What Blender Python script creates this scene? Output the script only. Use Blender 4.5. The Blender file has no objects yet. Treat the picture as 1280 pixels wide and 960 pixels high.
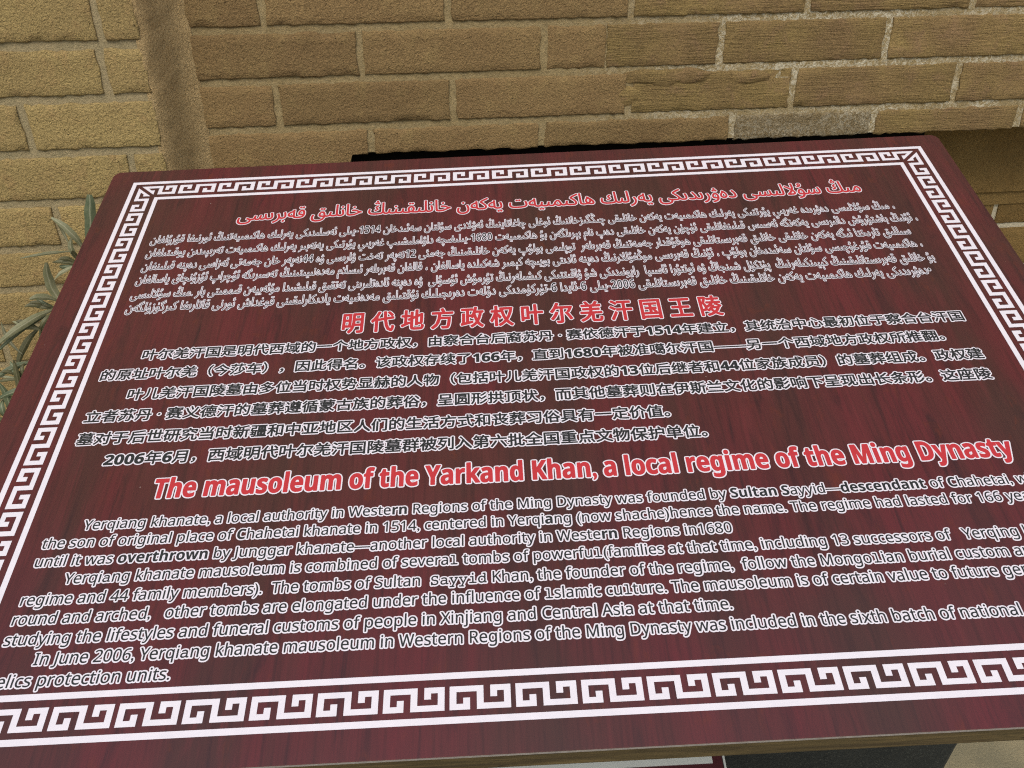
import bpy, math, random
import numpy as np
from mathutils import Vector, Matrix, noise as mnoise
from mathutils.geometry import delaunay_2d_cdt

# ------------------------------------------------------------------ camera
scene = bpy.context.scene
col = scene.collection
ZG = 1.25                                  # height of the wall origin above the ground
CAM = Vector((0.184143, -1.295649, 0.191651 + ZG))
RC = Matrix(((0.9934095, -0.0643887, 0.0948239),
             (-0.1143577, -0.5009780, 0.8578714),
             (-0.0077325, -0.8630615, -0.5050397)))   # columns: image right, image down, forward
cd = bpy.data.cameras.new('camera')
cam = bpy.data.objects.new('camera', cd)
col.objects.link(cam)
rx, ry, rz = RC.col[0], -RC.col[1], -RC.col[2]
m = Matrix.Identity(4)
for i in range(3):
    m[i][0], m[i][1], m[i][2], m[i][3] = rx[i], ry[i], rz[i], CAM[i]
cam.matrix_world = m
cd.sensor_width = 36.0
cd.lens = 1118.0 / 1280.0 * 36.0
cd.clip_start = 0.02
cd.clip_end = 300.0
scene.camera = cam

# ------------------------------------------------------------------ sky, sun, exposure
SUN_EL, SUN_AZ = math.radians(55), math.radians(-12)   # azimuth measured from -Y (behind the camera) towards -X
sdir = Vector((math.sin(SUN_AZ) * math.cos(SUN_EL), -math.cos(SUN_AZ) * math.cos(SUN_EL), math.sin(SUN_EL)))
world = bpy.data.worlds.new('World')
scene.world = world
world.use_nodes = True
wn = world.node_tree
bg = wn.nodes['Background']
sky = wn.nodes.new('ShaderNodeTexSky')
sky.sky_type = 'NISHITA'
sky.sun_disc = False
sky.sun_elevation = SUN_EL
sky.sun_rotation = math.atan2(sdir.x, sdir.y)
sky.dust_density = 4.0
sky.air_density = 1.0
sky.ozone_density = 1.0
wn.links.new(sky.outputs[0], bg.inputs['Color'])
bg.inputs['Strength'].default_value = 0.08
sd = bpy.data.lights.new('sun', 'SUN')
sd.energy = 1.0
sd.angle = math.radians(35)
sd.color = (1.0, 0.95, 0.86)
sun = bpy.data.objects.new('sun', sd)
sun.rotation_euler = sdir.to_track_quat('Z', 'Y').to_euler()
sun.location = (0, -2, 5)
col.objects.link(sun)
scene.view_settings.view_transform = 'Standard'
scene.view_settings.look = 'None'
scene.view_settings.gamma = 1.0
scene.view_settings.use_curve_mapping = False
scene.view_settings.exposure = 0.62
scene.cycles.filter_width = 1.15
scene.cycles.use_denoising = False
scene.cycles.use_adaptive_sampling = False

# ------------------------------------------------------------------ helpers
def tag(o, label=None, cat=None, group=None, kind=None):
    if label: o['label'] = label
    if cat: o['category'] = cat
    if group: o['group'] = group
    if kind: o['kind'] = kind
    return o

def empty(name, loc=(0, 0, 0), mat=None):
    o = bpy.data.objects.new(name, None)
    o.empty_display_size = 0.05
    col.objects.link(o)
    if mat is not None: o.matrix_world = mat
    else: o.location = loc
    return o

def obj(name, verts, faces, material, parent=None, smooth=False):
    me = bpy.data.meshes.new(name)
    me.from_pydata(verts, [], faces)
    me.update()
    if material: me.materials.append(material)
    if smooth:
        for p in me.polygons: p.use_smooth = True
    o = bpy.data.objects.new(name, me)
    col.objects.link(o)
    if parent: o.parent = parent
    return o

class MB:
    def __init__(s): s.v = []; s.f = []
    def box(s, x0, x1, y0, y1, z0, z1):
        b = len(s.v)
        s.v += [(x, y, z) for z in (z0, z1) for y in (y0, y1) for x in (x0, x1)]
        s.f += [tuple(b + i for i in q) for q in ((0, 2, 3, 1), (4, 5, 7, 6), (0, 1, 5, 4), (2, 6, 7, 3), (0, 4, 6, 2), (1, 3, 7, 5))]
    def poly(s, pts, z):
        b = len(s.v)
        s.v += [(p[0], p[1], z) for p in pts]
        s.f.append(tuple(range(b, b + len(pts))))
    def build(s, name, mat, parent=None, smooth=False): return obj(name, s.v, s.f, mat, parent, smooth)

def mat_new(name):
    mt = bpy.data.materials.new(name)
    mt.use_nodes = True
    nt = mt.node_tree
    return mt, nt, nt.nodes['Principled BSDF']

def N(nt, typ, **kw):
    n = nt.nodes.new(typ)
    for k, v in kw.items():
        if k.startswith('i_'):
            key = k[2:]
            n.inputs[int(key) if key.isdigit() else key].default_value = v
        else: setattr(n, k, v)
    return n

def coords(nt, scale=(1, 1, 1), kind='Object', rot=(0, 0, 0)):
    tc = N(nt, 'ShaderNodeTexCoord')
    mp = N(nt, 'ShaderNodeMapping')
    mp.inputs['Scale'].default_value = scale
    mp.inputs['Rotation'].default_value = rot
    nt.links.new(tc.outputs[kind], mp.inputs['Vector'])
    return mp.outputs[0]

def noise_n(nt, vec, scale, detail=4, rough=0.55, dist=0.0):
    n = N(nt, 'ShaderNodeTexNoise')
    n.inputs['Scale'].default_value = scale
    n.inputs['Detail'].default_value = detail
    n.inputs['Roughness'].default_value = rough
    n.inputs['Distortion'].default_value = dist
    nt.links.new(vec, n.inputs['Vector'])
    return n.outputs[0]

def ramp(nt, fac, stops):
    r = N(nt, 'ShaderNodeValToRGB')
    e = r.color_ramp.elements
    while len(e) < len(stops): e.new(0.5)
    for el, (p, c) in zip(e, stops):
        el.position = p
        el.color = (c, c, c, 1) if isinstance(c, (int, float)) else (*c, 1)
    nt.links.new(fac, r.inputs[0])
    return r.outputs[0]

def mix(nt, fac, a, b, mode='MIX'):
    n = N(nt, 'ShaderNodeMix', data_type='RGBA', blend_type=mode)
    for sock, v in ((n.inputs[0], fac), (n.inputs[6], a), (n.inputs[7], b)):
        if isinstance(v, bpy.types.NodeSocket): nt.links.new(v, sock)
        elif isinstance(v, (int, float)): sock.default_value = v
        else: sock.default_value = (*v, 1)
    return n.outputs[2]

def mathn(nt, op, a, b=0.0):
    n = N(nt, 'ShaderNodeMath', operation=op)
    for sock, v in ((n.inputs[0], a), (n.inputs[1], b)):
        if isinstance(v, bpy.types.NodeSocket): nt.links.new(v, sock)
        else: sock.default_value = v
    return n.outputs[0]

def bump(nt, h, bsdf, strength, dist, prev=None):
    b = N(nt, 'ShaderNodeBump')
    b.inputs['Strength'].default_value = strength
    b.inputs['Distance'].default_value = dist
    nt.links.new(h, b.inputs['Height'])
    if prev is not None: nt.links.new(prev, b.inputs['Normal'])
    nt.links.new(b.outputs[0], bsdf.inputs['Normal'])
    return b.outputs[0]

# ------------------------------------------------------------------ materials
def brick_mat(name, c1, c2, c3, drag=0.0, bs=1.0):
    """sandy clay brick; drag = share of horizontal scrape marks"""
    mt, nt, b = mat_new(name)
    info = N(nt, 'ShaderNodeObjectInfo')
    def shifted(scale):
        tc = N(nt, 'ShaderNodeTexCoord')
        ad = N(nt, 'ShaderNodeVectorMath', operation='ADD')
        sc_ = N(nt, 'ShaderNodeVectorMath', operation='SCALE')
        sc_.inputs[0].default_value = (7.3, 3.1, 5.7)
        nt.links.new(info.outputs['Random'], sc_.inputs['Scale'])
        nt.links.new(tc.outputs['Object'], ad.inputs[0])
        nt.links.new(sc_.outputs[0], ad.inputs[1])
        mp = N(nt, 'ShaderNodeMapping')
        mp.inputs['Scale'].default_value = scale
        nt.links.new(ad.outputs[0], mp.inputs['Vector'])
        return mp.outputs[0]
    v = shifted((1, 1, 1))
    big = noise_n(nt, v, 9, 4, 0.6)
    mid = noise_n(nt, v, 38, 5, 0.65, 0.4)
    fine = noise_n(nt, v, 520, 5, 0.72)
    grit = noise_n(nt, v, 1500, 3, 0.6)
    c = mix(nt, ramp(nt, big, [(0.35, 0), (0.65, 1)]), c1, c2)
    c = mix(nt, ramp(nt, mid, [(0.52, 0), (0.72, 0.75)]), c, c3)
    c = mix(nt, ramp(nt, fine, [(0.36, 0.62), (0.52, 0)]), c, tuple(x * 0.36 for x in c1))
    c = mix(nt, ramp(nt, grit, [(0.58, 0), (0.72, 0.45)]), c, tuple(min(1, x * 1.75) for x in c2))
    # each brick its own tone
    hsv = N(nt, 'ShaderNodeHueSaturation')
    mr = N(nt, 'ShaderNodeMapRange')
    mr.inputs['To Min'].default_value = 0.92; mr.inputs['To Max'].default_value = 1.09
    nt.links.new(info.outputs['Random'], mr.inputs['Value'])
    nt.links.new(mr.outputs[0], hsv.inputs['Value'])
    nt.links.new(c, hsv.inputs['Color'])
    c = hsv.outputs[0]
    pv = N(nt, 'ShaderNodeTexVoronoi'); pv.inputs['Scale'].default_value = 120
    nt.links.new(v, pv.inputs['Vector'])
    pits = ramp(nt, pv.outputs['Distance'], [(0.06, 1), (0.13, 0)])
    pm = mathn(nt, 'MULTIPLY', pits, ramp(nt, noise_n(nt, v, 60, 2), [(0.56, 0), (0.62, 0.8)]))
    c = mix(nt, pm, c, tuple(x * 0.25 for x in c1))
    nt.links.new(c, b.inputs['Base Color'])
    b.inputs['Roughness'].default_value = 0.93
    b.inputs['Specular IOR Level'].default_value = 0.2
    worm = noise_n(nt, v, 210, 4, 0.6, 1.0)
    h = mathn(nt, 'ADD', mathn(nt, 'MULTIPLY', fine, 0.55), mathn(nt, 'MULTIPLY', worm, 1.3))
    h = mathn(nt, 'ADD', h, mathn(nt, 'MULTIPLY', mid, 1.1))
    h = mathn(nt, 'SUBTRACT', h, mathn(nt, 'MULTIPLY', pm, 0.8))
    if drag:
        sv = shifted((1, 1, 13))
        sn = noise_n(nt, sv, 32, 5, 0.7, 0.3)
        m1 = ramp(nt, noise_n(nt, v, 14, 2), [(0.3, 0), (0.5, drag)])
        h = mathn(nt, 'ADD', mathn(nt, 'MULTIPLY', h, 0.55), mathn(nt, 'MULTIPLY', mathn(nt, 'MULTIPLY', sn, m1), 1.5))
    bump(nt, h, b, 0.95 * bs, 0.0027)
    return mt

BR_MAIN = brick_mat('clay_brick_brown', (0.265, 0.175, 0.078), (0.30, 0.205, 0.090), (0.33, 0.235, 0.10))
BR_DRAG = brick_mat('clay_brick_scraped', (0.26, 0.172, 0.080), (0.31, 0.222, 0.086), (0.29, 0.183, 0.10), 1.0)
BR_PIER = brick_mat('clay_brick_yellow', (0.40, 0.295, 0.125), (0.47, 0.355, 0.145), (0.43, 0.285, 0.125), 0, 1.15)
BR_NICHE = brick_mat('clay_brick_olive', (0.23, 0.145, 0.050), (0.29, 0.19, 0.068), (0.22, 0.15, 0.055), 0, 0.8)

def mortar_mat(name, c1, c2, chalk, bs=1.0):
    mt, nt, b = mat_new(name)
    v = coords(nt)
    n1 = noise_n(nt, v, 30, 4, 0.6)
    n2 = noise_n(nt, v, 240, 5, 0.7, 0.6)
    n3 = noise_n(nt, v, 900, 3, 0.6)
    c = mix(nt, ramp(nt, n1, [(0.35, 0), (0.65, 1)]), c1, c2)
    c = mix(nt, ramp(nt, n2, [(0.3, 0.5), (0.5, 0)]), c, tuple(x * 0.5 for x in c1))
    if chalk:
        # chalky smears towards the right of the wall
        sx = N(nt, 'ShaderNodeSeparateXYZ'); nt.links.new(N(nt, 'ShaderNodeNewGeometry').outputs['Position'], sx.inputs[0])
        side = ramp(nt, sx.outputs[0], [(0.42, 0.08), (0.70, 1)])
        patch = ramp(nt, noise_n(nt, v, 13, 3, 0.6), [(0.36, 0.15), (0.56, 1)])
        m2 = mathn(nt, 'MULTIPLY', mathn(nt, 'MULTIPLY', side, patch), ramp(nt, noise_n(nt, v, 130, 5, 0.8, 1.5), [(0.46, 0), (0.56, chalk)]))
        c = mix(nt, m2, c, (0.62, 0.57, 0.42))
    nt.links.new(c, b.inputs['Base Color'])
    b.inputs['Roughness'].default_value = 0.95
    b.inputs['Specular IOR Level'].default_value = 0.2
    h = mathn(nt, 'ADD', mathn(nt, 'MULTIPLY', n2, 1.2), mathn(nt, 'MULTIPLY', n3, 0.4))
    bump(nt, h, b, 0.8 * bs, 0.003)
    return mt

MORTAR = mortar_mat('lime_mortar', (0.315, 0.24, 0.115), (0.37, 0.285, 0.14), 0.95)
MORTAR_PIER = mortar_mat('lime_mortar_pier', (0.35, 0.295, 0.165), (0.42, 0.34, 0.19), 0)
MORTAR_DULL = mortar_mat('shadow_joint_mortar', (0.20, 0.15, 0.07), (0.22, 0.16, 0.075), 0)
MORTAR_PALE = mortar_mat('pale_joint_mortar', (0.55, 0.50, 0.36), (0.60, 0.54, 0.38), 0, 0.5)
RENDER = mortar_mat('rough_corner_render', (0.56, 0.40, 0.19), (0.60, 0.44, 0.215), 0, 1.8)
SMEAR = mortar_mat('smeared_mortar', (0.25, 0.185, 0.09), (0.31, 0.235, 0.12), 0.6, 1.8)

def flat_mat(name, c, rough=0.45, spec=0.4, coat=0.0):
    mt, nt, b = mat_new(name)
    v = coords(nt)
    n = noise_n(nt, v, 90, 3)
    nt.links.new(mix(nt, ramp(nt, n, [(0.3, 0), (0.7, 1)]), tuple(x * 0.94 for x in c), c), b.inputs['Base Color'])
    b.inputs['Roughness'].default_value = rough
    b.inputs['Specular IOR Level'].default_value = spec
    return mt

INK_WHITE = flat_mat('print_white', (0.80, 0.78, 0.85), 0.42)
INK_DARK = flat_mat('print_charcoal', (0.026, 0.030, 0.032), 0.42)
INK_RED = flat_mat('print_red', (0.52, 0.040, 0.050), 0.42)
TRIM = flat_mat('pale_trim', (0.52, 0.56, 0.52), 0.5)
LOWER_RED = flat_mat('deep_red_sheet', (0.055, 0.008, 0.012), 0.5)
SHADE_BLACK = flat_mat('painted_shade_black', (0.006, 0.005, 0.004), 0.9, 0.1)  # near-black colour that stands in for deep shade in the recess
STEEL = flat_mat('dark_painted_steel', (0.03, 0.03, 0.03), 0.5)

def panel_mat():
    mt, nt, b = mat_new('mahogany_print')
    vs = coords(nt, (1.0, 0.10, 1.0), rot=(0, 0, math.radians(-3)))
    v = coords(nt)
    broad = noise_n(nt, vs, 16, 3, 0.55, 0.5)
    streak = noise_n(nt, vs, 70, 5, 0.65, 0.9)
    fine = noise_n(nt, coords(nt, (1, 0.035, 1)), 330, 4, 0.6)
    blot = noise_n(nt, v, 5.5, 3, 0.5)
    spots = noise_n(nt, coords(nt, (1, 0.5, 1)), 60, 4, 0.6, 0.6)
    c = mix(nt, ramp(nt, broad, [(0.36, 0), (0.62, 1)]), (0.076, 0.030, 0.028), (0.126, 0.027, 0.031))
    c = mix(nt, ramp(nt, streak, [(0.28, 0.85), (0.47, 0)]), c, (0.038, 0.019, 0.022))
    c = mix(nt, ramp(nt, streak, [(0.55, 0), (0.75, 0.6)]), c, (0.165, 0.036, 0.040))
    c = mix(nt, ramp(nt, blot, [(0.50, 0), (0.68, 0.5)]), c, (0.070, 0.038, 0.030))
    c = mix(nt, ramp(nt, spots, [(0.60, 0), (0.75, 0.5)]), c, (0.16, 0.038, 0.022))
    c = mix(nt, ramp(nt, fine, [(0.36, 0.34), (0.52, 0)]), c, (0.04, 0.02, 0.02))
    # the dot screen of the print
    w = noise_n(nt, v, 1500, 2, 0.6)
    c = mix(nt, ramp(nt, w, [(0.35, 0.22), (0.65, 0)]), c, (0.02, 0.012, 0.014))
    vo = N(nt, 'ShaderNodeTexVoronoi'); vo.inputs['Scale'].default_value = 42
    nt.links.new(v, vo.inputs['Vector'])
    dust = mathn(nt, 'MULTIPLY', ramp(nt, vo.outputs['Distance'], [(0.022, 1), (0.032, 0)]), ramp(nt, noise_n(nt, v, 23, 1), [(0.57, 0), (0.60, 0.7)]))
    c = mix(nt, dust, c, (0.4, 0.33, 0.3))
    nt.links.new(c, b.inputs['Base Color'])
    rr = ramp(nt, noise_n(nt, v, 7, 4, 0.6), [(0.3, 0.24), (0.7, 0.34)])
    nt.links.new(rr, b.inputs['Roughness'])
    b.inputs['Specular IOR Level'].default_value = 0.5
    bump(nt, noise_n(nt, v, 700, 2, 0.5), b, 0.05, 0.0005)
    return mt
PANEL = panel_mat()

def core_mat():
    mt, nt, b = mat_new('foam_board_core')
    v = coords(nt)
    nt.links.new(mix(nt, noise_n(nt, v, 160, 5, 0.7), (0.22, 0.20, 0.18), (0.50, 0.46, 0.43)), b.inputs['Base Color'])
    b.inputs['Roughness'].default_value = 0.8
    bump(nt, noise_n(nt, v, 300, 4, 0.7), b, 0.6, 0.001)
    return mt
CORE = core_mat()

def wood_mat():
    mt, nt, b = mat_new('weathered_rail_wood')
    vs = coords(nt, (0.06, 1, 1))
    g = noise_n(nt, vs, 260, 6, 0.7, 0.8)
    g2 = noise_n(nt, vs, 70, 4, 0.6, 0.5)
    c = mix(nt, ramp(nt, g, [(0.35, 0), (0.65, 1)]), (0.055, 0.040, 0.014), (0.175, 0.125, 0.048))
    c = mix(nt, ramp(nt, g2, [(0.3, 0.8), (0.5, 0)]), c, (0.045, 0.03, 0.012))
    cr = noise_n(nt, coords(nt, (0.25, 1, 1)), 60, 3, 0.5, 2.5)
    c = mix(nt, ramp(nt, cr, [(0.485, 0), (0.5, 0.8)]) if False else ramp(nt, cr, [(0.30, 0.9), (0.33, 0)]), c, (0.02, 0.014, 0.008))
    nt.links.new(c, b.inputs['Base Color'])
    b.inputs['Roughness'].default_value = 0.75
    bump(nt, g, b, 0.6, 0.0012)
    return mt
WOOD = wood_mat()

def ground_mat(name, a, b_, dots, s):
    mt, nt, b = mat_new(name)
    v = coords(nt)
    c = mix(nt, ramp(nt, noise_n(nt, v, s, 5, 0.65), [(0.3, 0), (0.7, 1)]), a, b_)
    c = mix(nt, ramp(nt, noise_n(nt, v, 260, 3, 0.7), [(0.55, 0), (0.7, 0.7)]), c, dots)
    nt.links.new(c, b.inputs['Base Color'])
    b.inputs['Roughness'].default_value = 0.85
    bump(nt, noise_n(nt, v, 220, 4, 0.7), b, 0.5, 0.004)
    return mt
PAVING = ground_mat('pale_stone_paving', (0.19, 0.175, 0.11), (0.30, 0.26, 0.155), (0.13, 0.14, 0.10), 9)
GRANITE = ground_mat('dark_speckled_granite', (0.010, 0.013, 0.010), (0.020, 0.023, 0.018), (0.06, 0.065, 0.05), 20)

def leaf_mat(name, a, b_, mid):
    mt, nt, b = mat_new(name)
    v = coords(nt, kind='UV')
    n = noise_n(nt, coords(nt), 120, 4, 0.6)
    c = mix(nt, ramp(nt, n, [(0.35, 0), (0.65, 1)]), a, b_)
    sx = N(nt, 'ShaderNodeSeparateXYZ'); nt.links.new(v, sx.inputs[0])
    d = mathn(nt, 'ABSOLUTE', mathn(nt, 'SUBTRACT', sx.outputs[0], 0.5))
    c = mix(nt, ramp(nt, d, [(0.03, 0.85), (0.09, 0)]), c, mid)
    st = N(nt, 'ShaderNodeTexWave'); st.inputs['Scale'].default_value = 5; st.inputs['Distortion'].default_value = 1.0
    nt.links.new(v, st.inputs['Vector'])
    c = mix(nt, mathn(nt, 'MULTIPLY', st.outputs[1], 0.25), c, tuple(x * 0.6 for x in a))
    nt.links.new(c, b.inputs['Base Color'])
    b.inputs['Roughness'].default_value = 0.6
    b.inputs['Subsurface Weight'].default_value = 0.0
    return mt
LEAF_GREEN = leaf_mat('leaf_blue_green', (0.085, 0.115, 0.06), (0.14, 0.17, 0.09), (0.32, 0.34, 0.22))
LEAF_PALE = leaf_mat('leaf_pale_green', (0.19, 0.20, 0.10), (0.29, 0.29, 0.17), (0.42, 0.41, 0.27))
LEAF_DARK = leaf_mat('leaf_dark_olive', (0.085, 0.085, 0.035), (0.14, 0.14, 0.065), (0.22, 0.21, 0.12))

# ------------------------------------------------------------------ ground
ground = obj('ground', [(-20, -20, 0), (20, -20, 0), (20, 20, 0), (-20, 20, 0)], [(0, 1, 2, 3)], PAVING)
tag(ground, kind='structure')
# dark granite strip at the foot of the wall; its near right corner is cut off at an angle
g = MB()
top = [(-3.0, 0.06), (-3.0, -0.72), (0.62, -0.74), (1.081, -0.332), (1.42, -0.034), (3.2, -0.02), (3.2, 0.06)]
n = len(top)
g.v = [(x, y, 0.004) for x, y in top] + [(x, y, 0.03) for x, y in top]
g.f = [tuple(range(n, 2 * n))] + [(i, (i + 1) % n, n + (i + 1) % n, n + i) for i in range(n)]
slab = g.build('granite_pavement', GRANITE)
tag(slab, kind='structure')

# ------------------------------------------------------------------ brickwork
def brick_mesh(w, h, d, seed, rag=0.0016, chip=0.0, nx=None):
    """a brick whose front face lies at local y=0 (towards -Y), centred on x and z, d deep; ragged arrises"""
    rnd = random.Random(seed)
    nx = nx or max(6, int(w / 0.007))
    nz = 7
    off = rnd.uniform(0, 100)
    V, F = [], []
    for j in range(nz + 1):
        for i in range(nx + 1):
            x = -w / 2 + (0 if i == 0 else w if i == nx else 0.0013 + (w - 0.0026) * (i - 1) / (nx - 2))
            z = -h / 2 + (0 if j == 0 else h if j == nz else 0.0013 + (h - 0.0026) * (j - 1) / (nz - 2))
            ex = min(i, nx - i); ez = min(j, nz - j)
            y = 0.0
            if ez == 0:
                z += rag * (mnoise.noise((x * 110, off + j * 9, 0)) * 1.6 + rnd.uniform(-.4, .4))
                y = 0.0007
            if ex == 0:
                x += rag * (mnoise.noise((off, z * 90, i)) * 1.6 + rnd.uniform(-.3, .3))
                y = 0.0007
            y += 0.0009 * mnoise.noise((x * 25 + off, z * 25, 2))
            if chip and mnoise.noise((x * 22 + off, z * 30, 5)) > 0.38: y += chip
            V.append((x, y, z))
    id_ = lambda i, j: j * (nx + 1) + i
    for j in range(nz):
        for i in range(nx): F.append((id_(i, j), id_(i + 1, j), id_(i + 1, j + 1), id_(i, j + 1)))
    ring = [id_(i, 0) for i in range(nx + 1)] + [id_(nx, j) for j in range(1, nz + 1)] + [id_(i, nz) for i in range(nx - 1, -1, -1)] + [id_(0, j) for j in range(nz - 1, 0, -1)]
    b = len(V)
    for k in ring:
        x, y, z = V[k]
        V.append((x, d, z))
    L = len(ring)
    for k in range(L):
        F.append((ring[(k + 1) % L], ring[k], b + k, b + (k + 1) % L))
    me = bpy.data.meshes.new('brick')
    me.from_pydata(V, [], F)
    me.update()
    for p in me.polygons[:nx * nz]: p.use_smooth = True
    return me

def add_brick(parent, x0, x1, z0, z1, yf, material, seed, chip=0.0, rag=0.0016, d=0.02, mesh=None):
    me = mesh or brick_mesh(x1 - x0, z1 - z0, d, seed, rag, chip)
    if not me.materials: me.materials.append(material)
    o = bpy.data.objects.new('brick', me)
    o.location = ((x0 + x1) / 2, yf, (z0 + z1) / 2)
    o.parent = parent
    col.objects.link(o)
    return o

def sheet(name, x0, x1, z0, z1, y, mat, parent, res=0.02, amp=0.0006):
    """a mortar bed: a gently uneven sheet facing -Y, with thickness behind"""
    nx = max(1, int((x1 - x0) / res)); nz = max(1, int((z1 - z0) / res))
    V, F = [], []
    for j in range(nz + 1):
        for i in range(nx + 1):
            x = x0 + (x1 - x0) * i / nx; z = z0 + (z1 - z0) * j / nz
            V.append((x, y + amp * mnoise.noise((x * 60, z * 60, y)), z))
    for j in range(nz):
        for i in range(nx):
            a = j * (nx + 1) + i
            F.append((a, a + 1, a + nx + 2, a + nx + 1))
    b = len(V)
    V += [(x0, y + .09, z0), (x1, y + .09, z0), (x1, y + .09, z1), (x0, y + .09, z1)]
    c = [0, nx, nz * (nx + 1) + nx, nz * (nx + 1)]
    F += [(b + 3, b + 2, b + 1, b)]
    F += [tuple([b, b + 1] + list(range(nx, -1, -1)))]
    F += [tuple([b + 2, b + 3] + list(range(c[3], c[2] + 1)))]
    F += [tuple([b + 3, b] + [j * (nx + 1) for j in range(nz + 1)])]
    F += [tuple([b + 1, b + 2] + [j * (nx + 1) + nx for j in range(nz, -1, -1)])]
    return obj(name, V, F, mat, parent, False)

J = 0.0105                                       # joint width
REC = 0.0022                                     # how far the joints lie back
# ---- main wall, face at y = 0
wall = empty('brick_wall', (0, 0, 0))
tag(wall, 'brown brick wall with pale mortar joints, stepping back under its lowest shown course, behind the sign', 'wall')
XL, XR = -0.112, 2.6
X1 = 0.0955                                      # where the recess under the overhang begins
ZB = 1.0783                                      # underside of the overhanging course
TOPZ = 3.3
sheet('mortar_bed', XL - 0.05, XR, ZB + 0.002, TOPZ, REC, MORTAR, wall)
rows = [(1.0783 - J / 2, 1.118), (1.118, 1.183), (1.183, 1.2495), (1.2495, 1.316)]   # joint centre lines, from below
z = 1.316
while z < TOPZ - 0.07:
    rows.append((z, z + 0.0655)); z += 0.0655
shown = {  # joint positions read off the photograph, per row
    0: [0.1278, 0.3746, 0.660, 0.8804, 1.1148],
    1: [0.0034, 0.2469, 0.5009, 0.7459, 0.9994],
    2: [0.123, 0.3763, 0.6301, 0.8771],
    3: [-0.0002, 0.2446, 0.4977, 0.7503, 0.9972]}
rnd = random.Random(5)
n_b = 0
far = MB()
shared = {}
for r, (za, zb) in enumerate(rows):
    js = list(shown.get(r, [(0.1245 if r % 2 == 0 else 0.0) + k * 0.25 for k in range(4)]))
    step = 0.25
    while js[0] - step > XL: js.insert(0, js[0] - step)
    while js[-1] + step < XR: js.append(js[-1] + step)
    xs = [XL - 0.03] + js + [XR]
    for i in range(len(xs) - 1):
        x0, x1 = xs[i] + J / 2, xs[i + 1] - J / 2
        if x1 - x0 < 0.03: continue
        z0, z1 = za + J / 2, zb - J / 2
        view = r < 5 and x0 < 1.35
        yo = rnd.uniform(-0.0009, 0.0009)
        if view:
            right = (x0 + x1) / 2 > 0.52
            mat = BR_DRAG if right and r > 0 else BR_MAIN
            if r == 0 and x0 > 0.6: mat = SMEAR if x0 < 0.85 else BR_DRAG
            chip = 0.0015 if (r in (1, 2) and 0.35 < x0 < 0.6) else (0.002 if mat is SMEAR else 0.0)
            if r == 0 and x0 < X1:
                zlo = rows[0][1] - 0.0655 + J / 2
                if x1 > X1:
                    ob_ = add_brick(wall, x0, x1, zlo, z1, yo, BR_MAIN, 902)
                    for vv in ob_.data.vertices:          # its underside is notched where the recess begins
                        if vv.co.x + ob_.location.x > X1 and vv.co.z + ob_.location.z < z0:
                            vv.co.z = z0 - ob_.location.z + 0.0006 * mnoise.noise((vv.co.x * 90, 0, 3))
                else: add_brick(wall, x0, x1, zlo, z1, yo, BR_MAIN, 904 + i)
            elif r == 2 and 0.37 < x0 < 0.4:          # this brick is patched: a plain piece and a scraped piece, hairline between
                add_brick(wall, x0, 0.464, z0, z1, yo, BR_MAIN, 900)
                add_brick(wall, 0.4655, x1 - 0.0, z0, z1, yo - 0.001, BR_DRAG, 901, 0.001)
            else:
                add_brick(wall, x0, x1, z0, z1, yo, mat, r * 50 + i, chip, 0.0019 if r == 0 else 0.0016)
            n_b += 1
        elif n_b < 290 and z0 < 2.2 and x0 < 2.2:
            key = (round(x1 - x0, 3), round(z1 - z0, 3), rnd.randrange(3))
            if key not in shared: shared[key] = brick_mesh(key[0], key[1], 0.02, key[2] + 7, nx=8)
            add_brick(wall, x0, x1, z0, z1, yo, BR_MAIN, 0, mesh=shared[key])
            n_b += 1
        else:
            far.box(x0, x1, yo, 0.02, z0, z1)
tag(far.build('upper_bricks', BR_MAIN, wall), kind='stuff')

# smeared plaster blobs and cracks on the right part of the wall
def blob(name, cx, cz, rx_, rz_, yf, h, mat, parent, seed):
    V = [(cx, yf - h, cz)]; F = []
    nseg = 22
    for ring, (rr, hh) in enumerate(((0.45, 0.9), (0.8, 0.45), (1.0, -0.4))):
        for k in range(nseg):
            a = 2 * math.pi * k / nseg
            jt = 1 + 0.45 * mnoise.noise((math.cos(a) * 1.7 + seed, math.sin(a) * 1.7, ring * .2))
            V.append((cx + rx_ * rr * jt * math.cos(a), yf - h * hh, cz + rz_ * rr * jt * math.sin(a)))
    for k in range(nseg): F.append((0, 1 + (k + 1) % nseg, 1 + k))
    for ring in range(2):
        for k in range(nseg):
            a = 1 + ring * nseg + k; b = 1 + ring * nseg + (k + 1) % nseg
            F.append((a, b, b + nseg, a + nseg))
    return obj(name, V, F, mat, parent, True)
blob('mortar_smear', 0.55, 1.171, 0.062, 0.012, 0.0005, 0.0022, BR_DRAG, wall, 1)
blob('mortar_smear', 0.678, 1.168, 0.040, 0.010, 0.0005, 0.0022, BR_DRAG, wall, 6)
blob('mortar_smear', 0.585, 1.172, 0.032, 0.011, 0.0005, 0.0025, BR_DRAG, wall, 4)
blob('mortar_smear', 0.50, 1.148, 0.020, 0.013, 0.0005, 0.0018, BR_DRAG, wall, 9)
for k in range(0):
    x = rnd.uniform(0.55, 1.3); row = rnd.choice((1.183, 1.2495, 1.118, 1.183))
    blob('mortar_smear', x, row + rnd.uniform(-.0015, .0015), rnd.uniform(.006, .018), rnd.uniform(.0018, .0042), REC, 0.0022, SMEAR, wall, 20 + k)

# ---- stepped courses below the overhang, from x = 0.10 on
sheet('shadow_course', 0.985, XR, 0.9345, ZB + 0.03, 0.10 + 0.02, BR_NICHE, wall, 0.01, 0.002)
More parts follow.
